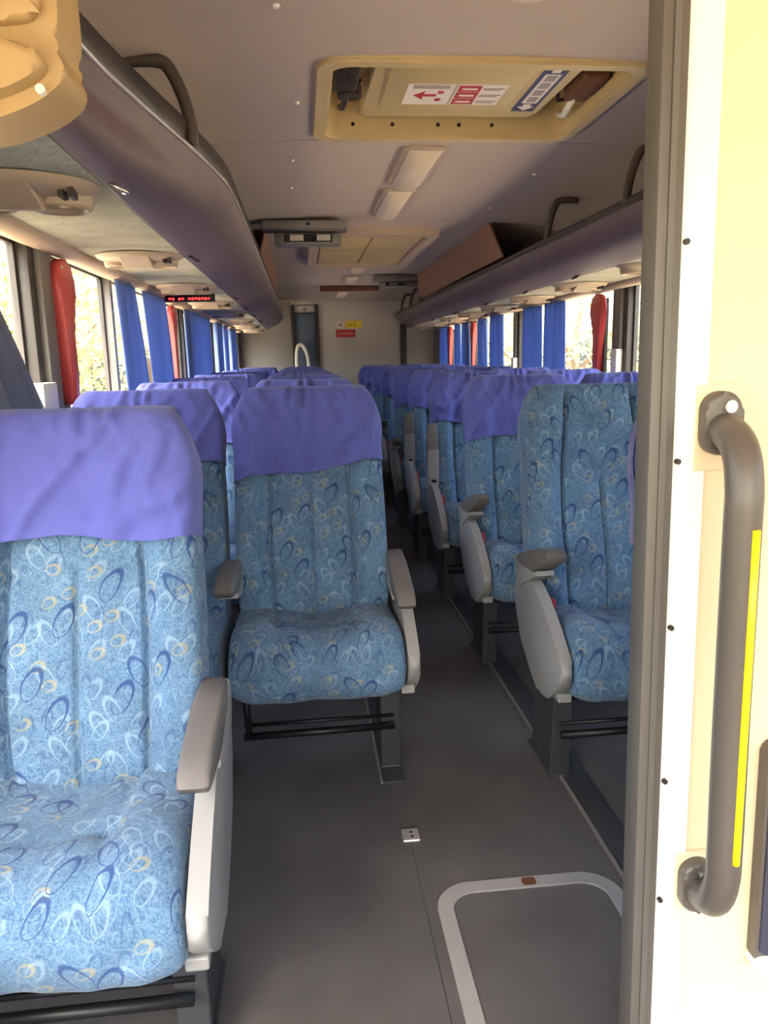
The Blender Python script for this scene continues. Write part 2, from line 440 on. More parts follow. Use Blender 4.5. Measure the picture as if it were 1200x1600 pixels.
box('door_frame', (-0.17, 0.175, -0.02, 0.05, 1.76, 1.775), 'frame_dark', d1)
bm = bmesh.new(); disc(bm, (0.0, -0.012, 1.815), 0.012, 0.02, 'y'); fin(bm, 'latch', 'screw_dark', d1)

# cab front: windscreen and its pillars, so that daylight comes in from the front
wf = empty('wall_front', (0, YF, 0)); tag(wf, 'front bulkhead of the bus around the windscreen', None, None, 'structure')
box('dash_wall', (XL, XR, -0.05, 0.0, 0, 0.55), 'wall_grey', wf); box('front_header', (XL, XR, -0.05, 0.0, 1.86, 2.12), 'wall_grey', wf)
ws = empty('window_%d' % (wn_i[0] + 1), (0, YF, 0)); tag(ws, 'wide windscreen at the front of the bus', None, None, 'structure')
box('pane', (XL, XR, -0.03, -0.024, 0.55, 1.86), 'windscreen_glass', ws)
box('mullion', (0.45, 0.49, -0.04, -0.01, 0.55, 1.86), 'frame_dark', ws)

# partition beside the doorway (faces the front), with its metal post
PY = 0.70
LEAN = -0.014                # the partition leans a touch to the left going up
pt = empty('wall_partition', (0, PY, 0)); pt.rotation_euler = (0, LEAN, 0); tag(pt, 'cream cab partition right of the doorway', None, None, 'structure')
box('partition_panel', (0.362, XR - 0.03, 0.0, 0.03, 0, 1.9), 'partition_cream', pt)
box('edge_strip', (0.362, 0.397, -0.004, 0.0, 0, 1.9), 'white_plastic', pt, 0.0015)
bm = bmesh.new(); add_box(bm, 0.3375, 0.3635, -0.010, 0.022, 0, 1.9, 0.004)
fin(bm, 'door_post', 'post_metal', pt, auto=40)
bm = bmesh.new(); add_box(bm, 0.3475, 0.3545, -0.0125, -0.009, 0, 1.9, 0.001); fin(bm, 'post_rib', 'post_metal', pt)
for z in (1.50, 1.292, 1.092, 0.925, 0.757, 0.617, 0.45):
    bm = bmesh.new(); disc(bm, (0.3685, -0.008, z), 0.0028, 0.006, 'y', 10); fin(bm, 'screw', 'screw_dark', pt)

# small ground outside
tag(box('ground', (-40, 40, -30, 50, -1.35, -1.25), 'ground'), 'dry pale ground outside the bus', None, None, 'structure')

# ------------------------------------------------------------------ seats
SW = 0.465
BACK_H, BACK_Y, BACK_Z, TILT = 0.735, 0.135, 0.395, math.radians(14.5)
def back_pt(x, v, dd):
    return (x, BACK_Y + v * math.sin(TILT) - dd * math.cos(TILT), BACK_Z + v * math.cos(TILT) + dd * math.sin(TILT))
def su(u, p):
    return max(0.0, 1 - abs(u) ** p) ** (1.0 / p)
def wx(v):
    t = max(0.0, (v - (BACK_H - 0.16)) / 0.16); s = max(0.0, (0.10 - v) / 0.10)
    return 1 - 0.22 * t ** 2.2 - 0.05 * s - 0.03 * sm(0.30, 0.62, v) + 0.03 * sm(0.5, 0.62, v)
def front_d(x, v, seams=True):
    ax = abs(x)
    x0 = 0.108 + 0.02 * math.cos((v / BACK_H - 0.35) * 3.1)
    bol = 0.040 * sm(x0 - 0.01, x0 + 0.045, ax)
    d = 0.052 + bol * (1 - 0.75 * sm(0.50, 0.66, v)) + 0.022 * sm(0.46, 0.60, v) + 0.014 * math.exp(-((v - 0.18) / 0.12) ** 2)
    if seams:
        d -= 0.022 * math.exp(-((ax - x0) / 0.0048) ** 2) * (1 - sm(0.66, 0.72, v))
        if ax < x0:
            d -= 0.011 * math.exp(-((v - 0.42) / 0.012) ** 2) + 0.014 * math.exp(-(x / 0.0048) ** 2) * (1 - sm(0.40, 0.46, v))
            d -= 0.006 * math.exp(-((v - 0.20) / 0.012) ** 2)
    return d
def xstations(n):
    return [-1 + 2 * i / n for i in range(n + 1)]
def arc_u(rows, uvs, off=0.0):
    n = len(rows[0]); mid = len(rows) // 2
    for j in range(n + 1):
        jj = j % n; acc = 0.0; base = uvs[mid][j][0] - (rows[mid][jj][0]) if off == 0.0 else off
        for i in range(mid, len(rows)):
            if i > mid: acc += (Vector(rows[i][jj]) - Vector(rows[i - 1][jj])).length
            uvs[i][j] = (base + acc, uvs[i][j][1])
        acc = 0.0
        for i in range(mid - 1, -1, -1):
            acc += (Vector(rows[i][jj]) - Vector(rows[i + 1][jj])).length
            uvs[i][j] = (base - acc, uvs[i][j][1])
def make_backrest(parent, name='backrest'):
    us = [math.sin(u * math.pi / 2) * 0.35 + u * 0.65 for u in xstations(112)]
    nv = 54; rows = []; uvs = []
    for u in us:
        e = su(u, 7); row = []; uvr = []
        for k in range(nv + 1):
            t = k / nv; vv = BACK_H * t; sv = max(0.0, 1 - abs(2 * t - 1) ** 14) ** 0.4
            x = u * SW / 2 * wx(vv)
            dd = front_d(x, vv) * sv * e
            row.append(back_pt(x, vv, dd)); uvr.append((x, vv))
        for k in range(nv, -1, -3):
            t = k / nv; vv = BACK_H * t; sv = max(0.0, 1 - abs(2 * t - 1) ** 14) ** 0.4
            x = u * SW / 2 * wx(vv)
            row.append(back_pt(x, vv, -0.055 * sv * e)); uvr.append((x + 0.9, vv))
        uvr.append(uvr[0])
        rows.append(row); uvs.append(uvr)
    arc_u(rows, uvs)
    return loft(name, rows, 'seat_fabric', parent, True, uvs)

def make_cover_mesh(seed, vc0=0.475, slope=0.0, loose=1.0):
    us = [math.sin(u * math.pi / 2) * 0.35 + u * 0.65 for u in xstations(48)]
    nv = 34; rows = []; rnd = random.Random(seed); o = rnd.uniform(0, 50)
    for u in us:
        e = su(u, 7); row = []
        vc = vc0 + slope * u + 0.006 * math.sin(u * 5 + o) + 0.004 * noise.noise((u * 4 + o, 1.3, 0))
        top = BACK_H + 0.008
        def wr(a, b):
            n1 = noise.noise((a * 2.2 + o, b * 9 + a * 2.5, o)); n2 = noise.noise((a * 5 + o, b * 17 - a * 5, 3 + o))
            return (0.012 * max(0, n1) ** 1.0 + 0.005 * n2 + 0.085 * max(0, 0.20 - abs(noise.noise((a * 1.2 + o, b * 7 - a * 1.6, 9 + o)))) + 0.06 * max(0, 0.14 - abs(noise.noise((a * 2.4 - o, b * 9 + a * 3, 5 + o))))) * loose
        pleat = 0
        for k in range(nv + 1):
            t = k / nv; vv = vc + (top - vc) * t
            tt = vv / top; sv = max(0.0, 1 - abs(2 * tt - 1) ** 14) ** 0.4
            x = u * (SW / 2 + 0.0045) * wx(min(vv, BACK_H))
            pl = 0.013 * math.exp(-((u - 0.12 * math.sin(o)) / 0.22) ** 2) * math.sin(u * 34) * sm(BACK_H - 0.14, BACK_H - 0.02, vv)
            dd = (front_d(x * 0.97, min(vv, BACK_H), False) + 0.010 + wr(u, vv) + pl * loose + 0.006 * math.exp(-((vv - vc) / 0.02) ** 2) * loose) * sv * max(e, 0.04)
            row.append(back_pt(x, vv, dd))
        for k in range(nv, -1, -1):
            t = k / nv; vv = vc + (top - vc) * t
            tt = vv / top; sv = max(0.0, 1 - abs(2 * tt - 1) ** 14) ** 0.4
            x = u * (SW / 2 + 0.0045) * wx(min(vv, BACK_H))
            row.append(back_pt(x, vv, -(0.062 + wr(u + 4, vv)) * sv * max(e, 0.04)))
        rows.append(row)
    ob = loft('head_cover', rows, 'cover_cloth', None, False)
    me = ob.data; bpy.data.objects.remove(ob)
    return me

def make_cushion(parent, heart=1.0):
    prof = catmull([(0.185, 0.36, 0), (0.05, 0.325, 0), (-0.18, 0.295, 0), (-0.255, 0.31, 0), (-0.285, 0.365, 0), (-0.278, 0.425, 0), (-0.235, 0.472, 0),
                    (-0.15, 0.482, 0), (-0.03, 0.463, 0), (0.10, 0.447, 0), (0.185, 0.44, 0)], 6, True)
    arc = [0.0]
    for a, b in zip(prof, prof[1:] + prof[:1]): arc.append(arc[-1] + (b - a).length)
    us = [math.sin(u * math.pi / 2) * 0.35 + u * 0.65 for u in xstations(56)]
    rows = []; uvs = []; hw = SW / 2 + 0.004
    for u in us:
        e = su(u, 5); row = []; x = u * hw
        for p in prof:
            y, z = p.x, p.y
            topw = sm(0.40, 0.45, z); frw = sm(-0.16, -0.25, y)
            z += topw * (0.022 * sm(0.06, 0.17, abs(x)) - 0.016 * heart * math.exp(-(x / 0.05) ** 2) + 0.004 * noise.noise((x * 14, y * 14, 2)))
            z -= topw * 0.024 * sum(math.exp(-(((x - cx) / 0.022) ** 2 + ((y + 0.11) / 0.022) ** 2)) for cx in (-0.10, 0.10))
            z -= topw * 0.011 * math.exp(-((y + 0.11) / 0.012) ** 2) * (1 - sm(0.10, 0.13, abs(x)))
            z -= topw * 0.010 * math.exp(-((abs(x) - 0.105) / 0.007) ** 2)
            y += frw * 0.012 * heart * math.exp(-(x / 0.05) ** 2) + frw * 0.006 * noise.noise((x * 20, z * 20, 4))
            y = -0.04 + (y + 0.04) * (1 - 0.16 * (1 - e)); z = 0.385 + (z - 0.385) * (0.10 + 0.90 * e)
            row.append((x, y, z))
        rows.append(row); uvs.append([(x + 2.0, a) for a in arc])
    arc_u(rows, uvs, 2.0)
    return loft('cushion', rows, 'seat_fabric', parent, True, uvs, cap=True)

def make_arm(parent, x, y, z, tilt):
    """armrest pivoting at its rear end, pad pointing forward (-y)"""
    bm = bmesh.new()
    side = [(0.03, 0.0), (0.035, 0.03), (0.01, 0.052), (-0.10, 0.050), (-0.24, 0.040), (-0.285, 0.028), (-0.302, 0.010), (-0.29, -0.004), (-0.18, -0.012), (-0.05, -0.010)]
    prism(bm, side, 'x', -0.026, 0.026, 0.009, 3)
    a = fin(bm, 'armrest', 'pad_grey', parent, auto=50)
    bm = bmesh.new()
    prism(bm, [(0.034, -0.02), (0.04, 0.028), (0.016, 0.047), (-0.03, 0.012), (-0.17, -0.016), (-0.175, -0.030), (-0.05, -0.040), (0.01, -0.045)], 'x', -0.028, 0.028, 0.005, 2)
    fin(bm, 'armrest_frame', 'panel_grey', a, auto=40)
    bm = bmesh.new(); add_box(bm, -0.012, 0.012, -0.022, 0.0, -0.062, -0.040, 0.003); fin(bm, 'pivot', 'black_metal', a)
    a.location = (x, y, z); a.rotation_euler = (-math.radians(tilt), 0, 0)
    return a

def make_panel(parent, s):
    prof = catmull([(0.02, 0.570, 0), (-0.075, 0.540, 0), (-0.175, 0.485, 0), (-0.262, 0.422, 0), (-0.275, 0.388, 0), (-0.215, 0.322, 0), (-0.135, 0.272, 0), (-0.07, 0.272, 0), (0.03, 0.318, 0),
                    (0.145, 0.40, 0), (0.185, 0.49, 0), (0.155, 0.545, 0), (0.09, 0.572, 0)], 3, True)
    bm = bmesh.new()
    xa, xb = (0.240, 0.272) if s > 0 else (-0.272, -0.240)
    prism(bm, [(p.x, p.y) for p in prof], 'x', xa, xb, 0.014, 3)
    o = fin(bm, 'side_panel', 'panel_grey', parent, auto=50)
    bm = bmesh.new(); add_box(bm, min(s * 0.238, s * 0.243), max(s * 0.238, s * 0.243), -0.20, -0.08, 0.33, 0.42, 0.002); fin(bm, 'panel_recess', 'pad_grey', o)
    bm = bmesh.new(); add_box(bm, min(s * 0.225, s * 0.262), max(s * 0.225, s * 0.262), -0.225, -0.195, 0.298, 0.322, 0.004); fin(bm, 'panel_foot', 'panel_grey', o)
    return o

def make_under(parent, s, aisle):
    x = s * 0.205
    for sx in ((x,) if aisle else ()):
        bm = bmesh.new()
        prism(bm, [(-0.065, 0.0), (0.115, 0.0), (0.10, 0.30), (-0.09, 0.30)], 'x', sx - 0.022, sx + 0.022, 0.004, 1)
        lg = fin(bm, 'leg', 'leg_dark', parent, auto=30)
        bm = bmesh.new(); prism(bm, [(-0.085, 0.0), (-0.065, 0.0), (-0.09, 0.30), (-0.11, 0.30)], 'x', sx - 0.028, sx + 0.030, 0.003, 1)
        fin(bm, 'leg_flange', 'leg_dark', lg, auto=30)
        bm = bmesh.new(); add_box(bm, sx - 0.030, sx + 0.030, -0.09, 0.13, 0.0, 0.012, 0.003); fin(bm, 'foot_plate', 'leg_dark', lg)
    bm = bmesh.new(); add_box(bm, -0.22, 0.22, -0.19, 0.17, 0.285, 0.325, 0.006); fin(bm, 'seat_pan', 'black_metal', parent)
    bm = bmesh.new(); tube(bm, [(-0.215, -0.12, 0.15), (0.215, -0.12, 0.155)], 0.011, 8); tube(bm, [(-0.215, -0.10, 0.175), (0.215, -0.10, 0.178)], 0.006, 8)
    fin(bm, 'cross_bar', 'black_metal', parent, True)
    bm = bmesh.new()
    tube(bm, [(-s * 0.20, -0.12, 0.15), (-s * 0.205, -0.11, 0.24), (-s * 0.20, -0.10, 0.30)], 0.010, 8)
    fin(bm, 'strut', 'black_metal', parent, True)
    if not aisle:
        bm = bmesh.new(); prism(bm, [(-0.05, 0.0), (0.05, 0.0), (0.05, 0.30), (-0.05, 0.30)], 'x', x - 0.015, x + 0.015, 0.003, 1)
        fin(bm, 'leg', 'leg_dark', parent)

def make_seat(s, aisle):
    root = empty('bus_seat')
    make_backrest(root); make_cushion(root)
    bm = bmesh.new()
    pts = [[back_pt(xx, vv, -0.058 - 0.012 * (1 - (2 * vv / 0.6 - 0.8) ** 2 * 0.5)) for vv in [0.02 + 0.42 * k / 8 for k in range(9)]] for xx in [-0.20 + 0.40 * k / 6 for k in range(7)]]
    pts2 = [[back_pt(xx, vv, -0.045) for vv in [0.02 + 0.42 * k / 8 for k in range(9)]] for xx in [-0.20 + 0.40 * k / 6 for k in range(7)]]
    bm.free()
    loft('back_shell', [a + b[::-1] for a, b in zip(pts, pts2)], 'pad_grey', root, True, cap=True)
    make_under(root, s, aisle)
    if aisle:
        make_panel(root, s); make_arm(root, s * 0.250, 0.115, 0.568, 0)
        make_arm(root, -s * 0.2395, 0.10, 0.560, 6)
        if s > 0: return root
        bm = bmesh.new(); add_box(bm, s * 0.222 - 0.006, s * 0.222 + 0.006, -0.055, -0.025, 0.46, 0.525, 0.003); b = fin(bm, 'belt_buckle', 'red_plastic', root)
        b['label'] = 'red seat belt buckle'
    return root

covers = [make_cover_mesh(i, 0.475 + 0.008 * (i % 3 - 1), (0.024, -0.008, 0.016, 0.0, -0.015)[i % 5], (1.0, 1.3, 0.8, 1.2, 1.0)[i % 5]) for i in range(5)]
covers_front = make_cover_mesh(21, 0.487, -0.006, 0.8)
def put_cover(seat, i, dark=False):
    o = bpy.data.objects.new('head_cover', covers_front if i < 0 else covers[i % 5]); COL.objects.link(o); o.parent = seat
    o['label'] = 'violet blue cloth head cover'
    return o

protos = {}
for s in (1, -1):
    for aisle in (True, False):
        protos[s, aisle] = [make_seat(s, aisle), False]
def place(s, aisle, x, y, cover, label, group, arm=0, arm2=None):
    p = protos[s, aisle]
    if not p[1]: o = p[0]; p[1] = True; fresh = True
    else: o = copy_tree(p[0]); fresh = False
    # a prototype already in use may carry a head cover: drop it from the copy
    for ch in list(o.children):
        if ch.name.startswith('head_cover'): bpy.data.objects.remove(ch)
    o.location = (x, y, 0)
    arms = [c for c in o.children if c.name.startswith('armrest')]
    for c in arms:
        if c.location.x * s > 0: c.rotation_euler = (-math.radians(arm), 0, 0)
        elif arm2 is not None: c.rotation_euler = (-math.radians(arm2), 0, 0)
    if cover is not None: put_cover(o, cover)
    tag(o, label, 'seat', group)
    return o
ORD = ['first', 'second', 'third', 'fourth', 'fifth', 'sixth', 'seventh', 'eighth', 'ninth', 'tenth']
place(1, True, -0.437, 1.25, -1, 'large blue patterned single seat in the left foreground, violet head cover', 'left seats', 0)
for k in range(9):
    y = 2.17 + 0.85 * k
    w = ('directly behind the left foreground seat' if k == 0 else '%s left row behind the foreground seat' % ORD[k])
    place(1, True, 0.011, y, k, ('blue patterned aisle seat with wrinkled violet cover, ' + w) if k == 0 else 'blue patterned left aisle seat with violet cover, ' + w, 'left seats', -8 if k == 0 else 0)
    place(1, False, -0.478, y, k + 2, 'blue patterned left window seat with violet cover, ' + w, 'left seats')
R_ARM = [10, 20, 20, 86, 84, 10, 25, 15, 10, 15]
for k in range(10):
    y = 1.2 + 0.85 * k
    if k == 0:
        la, lw = 'blue seat with violet cover nearly hidden behind the metal door post', 'blue window seat behind the cream partition, nearest the front on the right'
    elif k == 1:
        la, lw = 'blue patterned right aisle seat without any head cover beside the metal door post', 'violet covered right window seat beside the seat without a cover'
    else:
        la = 'blue patterned right aisle seat, %s row behind the seat without a cover%s' % (ORD[k - 2], ', armrest folded up' if k in (3, 4) else '')
        lw = 'violet covered right window seat, %s row behind the seat without a cover' % ORD[k - 2]
    place(-1, True, 0.898, y, None if k == 1 else k, la, 'right seats', R_ARM[k])
    place(-1, False, 1.389, y, k + 1, lw, 'right seats')

# ------------------------------------------------------------------ luggage racks
MIDX = 0.47
def rack_lip(y, left):
    if left: return -0.178 - 0.16 * (1 - sm(1.1, 2.5, y))
    return -0.178
def make_rack(left):
    mx = (lambda x: x) if left else (lambda x: 2 * MIDX - x)
    root = empty('luggage_rack', (0, 0, 0))
    y0, y1 = (1.20, 9.55) if left else (0.75, 9.55)
    ys = [y0 + (y1 - y0) * i / 60 for i in range(61)]
    def endf(y): return 1 - 0.45 * sm(9.15, 9.55, y)
    fc = []
    for y in ys:
        lip = rack_lip(y, left); e = endf(y)
        sec = catmull([(-0.385, 1.557, 0), (-0.34, 1.566, 0), ((-0.385 + lip) / 2 + 0.03, 1.598, 0), (lip - 0.02, 1.648, 0), (lip, 1.685, 0)], 4)
        sec = [(p.x, p.y) for p in sec] + [(lip - 0.012, 1.690), (lip - 0.05, 1.66), (-0.37, 1.60), (-0.40, 1.575)]
        fc.append([(mx(-0.40 + (p[0] + 0.40) * e), y, p[1]) for p in sec])
    f = loft('rack_face', fc, 'rack_vinyl', root, True, cap=True); f['label'] = 'dark mauve padded rack front'
    # bright edge and dark rail above it
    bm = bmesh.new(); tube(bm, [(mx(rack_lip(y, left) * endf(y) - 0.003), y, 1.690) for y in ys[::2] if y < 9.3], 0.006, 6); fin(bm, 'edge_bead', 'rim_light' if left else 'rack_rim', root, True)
    rl = [[(mx(rack_lip(y, left) + a), y, b) for a, b in ((-0.014, 1.692), (-0.006, 1.748 if left else 1.716), (-0.020, 1.752 if left else 1.720), (-0.028, 1.692))] for y in ys if y < 9.2]
    loft('top_rail', rl, 'rack_rim', root, True, cap=True)
    # tray
    tr = [[(mx(x), y, z) for x, z in ((-0.775, 1.60), (rack_lip(y, left) - 0.10, 1.625), (rack_lip(y, left) - 0.10, 1.638), (-0.775, 1.615))] for y in ys]
    loft('tray', tr, 'rack_rim', root, True, cap=True)
    # fabric underside, panel by panel
    ed = [y0, 1.62, 2.6, 3.45, 4.3, 5.15, 6.0, 6.85, 7.7, 8.55, y1]
    for a, b in zip(ed, ed[1:]):
        xs2 = [-0.70 + 0.315 * k / 8 for k in range(9)]
        rows = []; uvs = []
        for k in range(9):
            x = xs2[k]; z = 1.556 + 0.004 * math.sin(k / 8 * math.pi)
            rows.append([(mx(x), a + 0.003, z), (mx(x), b - 0.003, z), (mx(x), b - 0.003, z + 0.015), (mx(x), a + 0.003, z + 0.015)])
            uvs.append([(x, a), (x, b), (x, b), (x, a), (x, a)])
        o = loft('underside_panel', rows, 'rack_fabric_front' if (left and b < 1.9) else 'rack_fabric', root, True, uvs, cap=True)
        for p in o.data.polygons: p.use_smooth = False
    # rolled trim where the rack meets the window head
    rows = []
    for y in ys:
        c = [(-0.70, 1.58), (-0.686, 1.566), (-0.690, 1.545), (-0.712, 1.531), (-0.745, 1.530), (-0.776, 1.54), (-0.776, 1.58)]
        rows.append([(mx(p[0]), y, p[1]) for p in c])
    t = loft('window_head_roll', rows, 'trim_tan', root, True, cap=True); t['label'] = 'tan rolled trim above the windows'
    for y in (1.72, 2.85, 4.6, 5.5, 6.4, 7.3) if left else (2.4, 3.63, 4.45, 5.4, 6.5, 7.6):
        bm = bmesh.new(); tube(bm, [(mx(-0.372), y - 0.016, 1.562), (mx(-0.352), y - 0.018, 1.548), (mx(-0.340), y, 1.545), (mx(-0.352), y + 0.018, 1.548), (mx(-0.372), y + 0.016, 1.562)], 0.005, 6)
        fin(bm, 'coat_hook', 'chrome' if left and y < 2 else 'screw_dark', root, True)
    tag(root, 'long overhead luggage rack above the %s windows, padded mauve front' % ('left' if left else 'right'), 'luggage rack', 'overhead luggage racks')
    return root
make_rack(True); make_rack(False)

# moulded cream end cap of the left rack
cap_prof = [(p.x, p.y) for p in catmull([(-0.775, 1.80, 0), (-0.45, 1.86, 0), (-0.310, 1.86, 0), (-0.288, 1.80, 0), (-0.284, 1.66, 0), (-0.287, 1.615, 0), (-0.294, 1.597, 0), (-0.284, 1.574, 0), (-0.284, 1.558, 0), (-0.308, 1.536, 0), (-0.345, 1.518, 0), (-0.40, 1.502, 0), (-0.50, 1.492, 0), (-0.70, 1.490, 0), (-0.775, 1.50, 0)], 4, True)]
cap = empty('rack_end_cap', (0, 1.10, 0)); tag(cap, 'cream moulded end cap closing the front of the left luggage rack', 'end cap')
bm = bmesh.new(); prism(bm, cap_prof, 'y', 0.0, 0.11, 0.006, 3); fin(bm, 'cap_body', 'cream', cap, auto=60)
for lobe, dp in (([(-0.74, 1.592), (-0.50, 1.594), (-0.345, 1.592), (-0.308, 1.578), (-0.304, 1.562), (-0.325, 1.546), (-0.36, 1.532), (-0.42, 1.516), (-0.55, 1.508), (-0.74, 1.508)], 0.030), ([(-0.74, 1.79), (-0.46, 1.84), (-0.33, 1.84), (-0.305, 1.79), (-0.302, 1.66), (-0.308, 1.63), (-0.345, 1.615), (-0.55, 1.61), (-0.74, 1.61)], 0.018)):
    bm = bmesh.new(); prism(bm, [(p.x, p.y) for p in catmull([(u_, v_, 0) for u_, v_ in lobe], 4, True)], 'y', -dp, 0.02, 0.010, 4); fin(bm, 'raised_lobe', 'cream', cap, auto=70)
bm = bmesh.new(); disc(bm, (-0.312, -0.010, 1.541), 0.006, 0.02, 'y', 16); fin(bm, 'screw_cap', 'white_plastic', cap)

# grab handles between ceiling and rack
def rack_handle(y, left, label):
    mx = (lambda x: x) if left else (lambda x: 2 * MIDX - x)
    lip = rack_lip(y, left)
    path = catmull([(-0.375, 0, 1.878), (-0.30, 0, 1.878), (-0.272, 0, 1.860), (-0.245, 0, 1.80), (-0.232, 0, 1.74), (-0.232 if left else -0.19, 0, 1.70)] if left else
                   [(-0.33, 0, 1.876), (-0.255, 0, 1.876), (-0.228, 0, 1.858), (-0.205, 0, 1.80), (-0.192, 0, 1.74), (-0.190, 0, 1.70)], 5)
    root = empty('rack_grab_handle', (0, y, 0))
    bm = bmesh.new(); tube(bm, [(mx(p.x), p.y, p.z) for p in path], 0.015, 10, True, 0.8); fin(bm, 'handle_bar', 'handle_dark', root, True)
    bm = bmesh.new(); disc(bm, (mx(path[0].x + 0.005), 0, 1.890), 0.020, 0.012, 'z', 14); fin(bm, 'ceiling_mount', 'handle_dark', root)
    tag(root, label, 'handle', 'rack grab handles')
rack_handle(1.97, True, 'dark curved grab handle between ceiling and left luggage rack')
for y, lb in ((2.68, 'dark curved grab handle cut off by the door post, right rack'), (3.55, 'dark curved grab handle in front of the brown board on the right rack'),
              (7.3, 'small curved handle just past the brown board, right rack'), (8.0, 'middle one of the three far handles on the right rack'), (8.7, 'farthest curved handle at the rear end of the right rack')):
    rack_handle(y, False, lb)

# brown boards above the racks
for left, y0, y1, xt, xb in ((True, 4.45, 7.0, -0.165, -0.195), (False, 4.25, 7.1, 1.03, 1.105)):
    bm = bmesh.new()
    e = 0.012 if not left else -0.012
    prism(bm, [(xt, 1.895), (xb, 1.755 if left else 1.722), (xb + e, 1.755 if left else 1.722), (xt + e, 1.895)], 'y', y0, y1, 0.002, 1)
    o = fin(bm, 'bin_board', 'brown_board', None)
    tag(o, 'brown board closing the bay above the %s luggage rack' % ('left' if left else 'right'), 'board', 'brown bay boards')

# passenger service units under the racks
def make_psu():
    root = empty('reading_light_unit')
    def dome(name, cx, cy, rx, ry, h, m_, z0=0.0, n=24, k=5):
        rows = []
        for i in range(k + 1):
            a = i / k * math.pi / 2
            rows.append([(cx + rx * math.cos(a) * math.cos(t * 2 * math.pi / n), cy + ry * math.cos(a) * math.sin(t * 2 * math.pi / n), z0 - h * math.sin(a)) for t in range(n)])
        return loft(name, rows, m_, root, True)
    dome('body', 0, 0, 0.145, 0.13, 0.026, 'psu_tan')
    for sx in (-1, 1):
        rows = [[(sx * 0.068 + r_ * math.cos(t * math.pi / 12), 0.025 + r_ * math.sin(t * math.pi / 12), z2) for t in range(24)] for r_, z2 in ((0.056, -0.012), (0.054, -0.030), (0.048, -0.036), (0.042, -0.033), (0.034, -0.020), (0.020, -0.016), (0.002, -0.016))]
        l = loft('light_bowl', rows, 'psu_tan', root, True)
        bm = bmesh.new(); disc(bm, (sx * 0.068, 0.032, -0.027), 0.013, 0.010, 'z', 16); fin(bm, 'lens', 'chrome', l)
    bm = bmesh.new(); prism(bm, [(-0.11, -0.012), (-0.03, -0.042), (-0.015, -0.042), (-0.01, -0.012)], 'x', -0.05, 0.05, 0.004, 2); fin(bm, 'speaker_wedge', 'psu_tan', root)
    for k in range(2):
        bm = bmesh.new(); add_box(bm, 0.085 + 0.016 * k, 0.095 + 0.016 * k, -0.06, -0.025, -0.028, -0.010, 0.002); fin(bm, 'switch', 'screw_dark', root)
    return root
psu0 = make_psu(); first = True
for left in (True, False):
    for k in range(9):
        y = 1.72 + 1.08 * k if left else 2.35 + 0.85 * k
        if left and k == 8: continue
        o = psu0 if first else copy_tree(psu0); first = False
        o.location = ((-0.53 if left else 1.47), y, 1.556); o.scale = (1, 1, 1)
        if k == 0 and left: o.scale = (1.12, 1.15, 1.2); o.location.x = -0.555
        tag(o, 'tan reading light unit under the %s rack, %s from the front' % ('left' if left else 'right', ORD[k]), 'reading light', 'reading light units')
# red display under the left rack
dsp = empty('led_display', (-0.57, 4.28, 1.55)); tag(dsp, 'small black display with glowing red figures under left rack', 'display')
box('display_case', (-0.13, 0.13, 0.0, 0.03, -0.038, 0.003), 'black_metal', dsp, 0.004)
for k in range(13):
    if k in (2, 5): continue
    box('lit_segment', (-0.108 + 0.0168 * k, -0.108 + 0.0168 * k + 0.011, -0.002, 0.001, -0.026 - 0.003 * (k % 2), -0.017), 'led_red', dsp)

# ------------------------------------------------------------------ ceiling fittings
hz = ZC - 0.003
ht = empty('roof_hatch', ((HX0 + HX1) / 2, (HY0 + HY1) / 2, hz)); tag(ht, 'cream escape hatch with instruction stickers in the front ceiling', 'roof hatch', 'roof hatches')
w2, l2 = (HX1 - HX0) / 2, (HY1 - HY0) / 2
bm = bmesh.new(); ring_prism(bm, rrect(-w2 - 0.035, w2 + 0.035, -l2 - 0.035, l2 + 0.035, 0.07), rrect(-w2 + 0.012, w2 - 0.012, -l2 + 0.012, l2 - 0.012, 0.045), 'z', -0.013, 0.006)
bmesh.ops.bevel(bm, geom=[e for e in bm.edges if abs(e.verts[0].co.z + 0.013) < 1e-5 and abs(e.verts[1].co.z + 0.013) < 1e-5 and len(e.link_faces) == 2], offset=0.006, segments=2, affect='EDGES')
fin(bm, 'hatch_frame', 'hatch_cream', ht, auto=50)
bm = bmesh.new(); ring_prism(bm, rrect(-w2, w2, -l2, l2, 0.05), rrect(-w2 + 0.01, w2 - 0.01, -l2 + 0.01, l2 - 0.01, 0.045), 'z', 0.0, 0.14); fin(bm, 'well_wall', 'hatch_cream', ht, auto=50)
box('hatch_roof', (-w2, w2, -l2, l2, 0.135, 0.15), 'hatch_cream', ht)
# lid: tray shaped plate with a notched rear edge
lid = [(-0.27, -0.30), (0.30, -0.30), (0.28, 0.20), (0.26, 0.24), (0.10, 0.245), (0.075, 0.22), (-0.055, 0.22), (-0.085, 0.245), (-0.265, 0.245), (-0.285, 0.22)]
bm = bmesh.new(); prism(bm, lid, 'z', 0.055, 0.12, 0.010, 2); ld = fin(bm, 'hatch_lid', 'hatch_cream', ht, auto=40); ld.location.z = -0.022
bm = bmesh.new(); prism(bm, rrect(-0.23, 0.16, -0.24, 0.135, 0.02), 'z', 0.048, 0.058, 0.004, 2); fin(bm, 'lid_panel', 'hatch_cream', ld, auto=40)
def plate(name, x0, x1, y0, y1, z, mt, parent): return box(name, (x0, x1, y0, y1, z - 0.0012, z), mt, parent)
ZL = 0.0475
s1 = plate('instruction_sticker', -0.17, -0.035, -0.085, 0.085, ZL, 'sticker_white', ld)
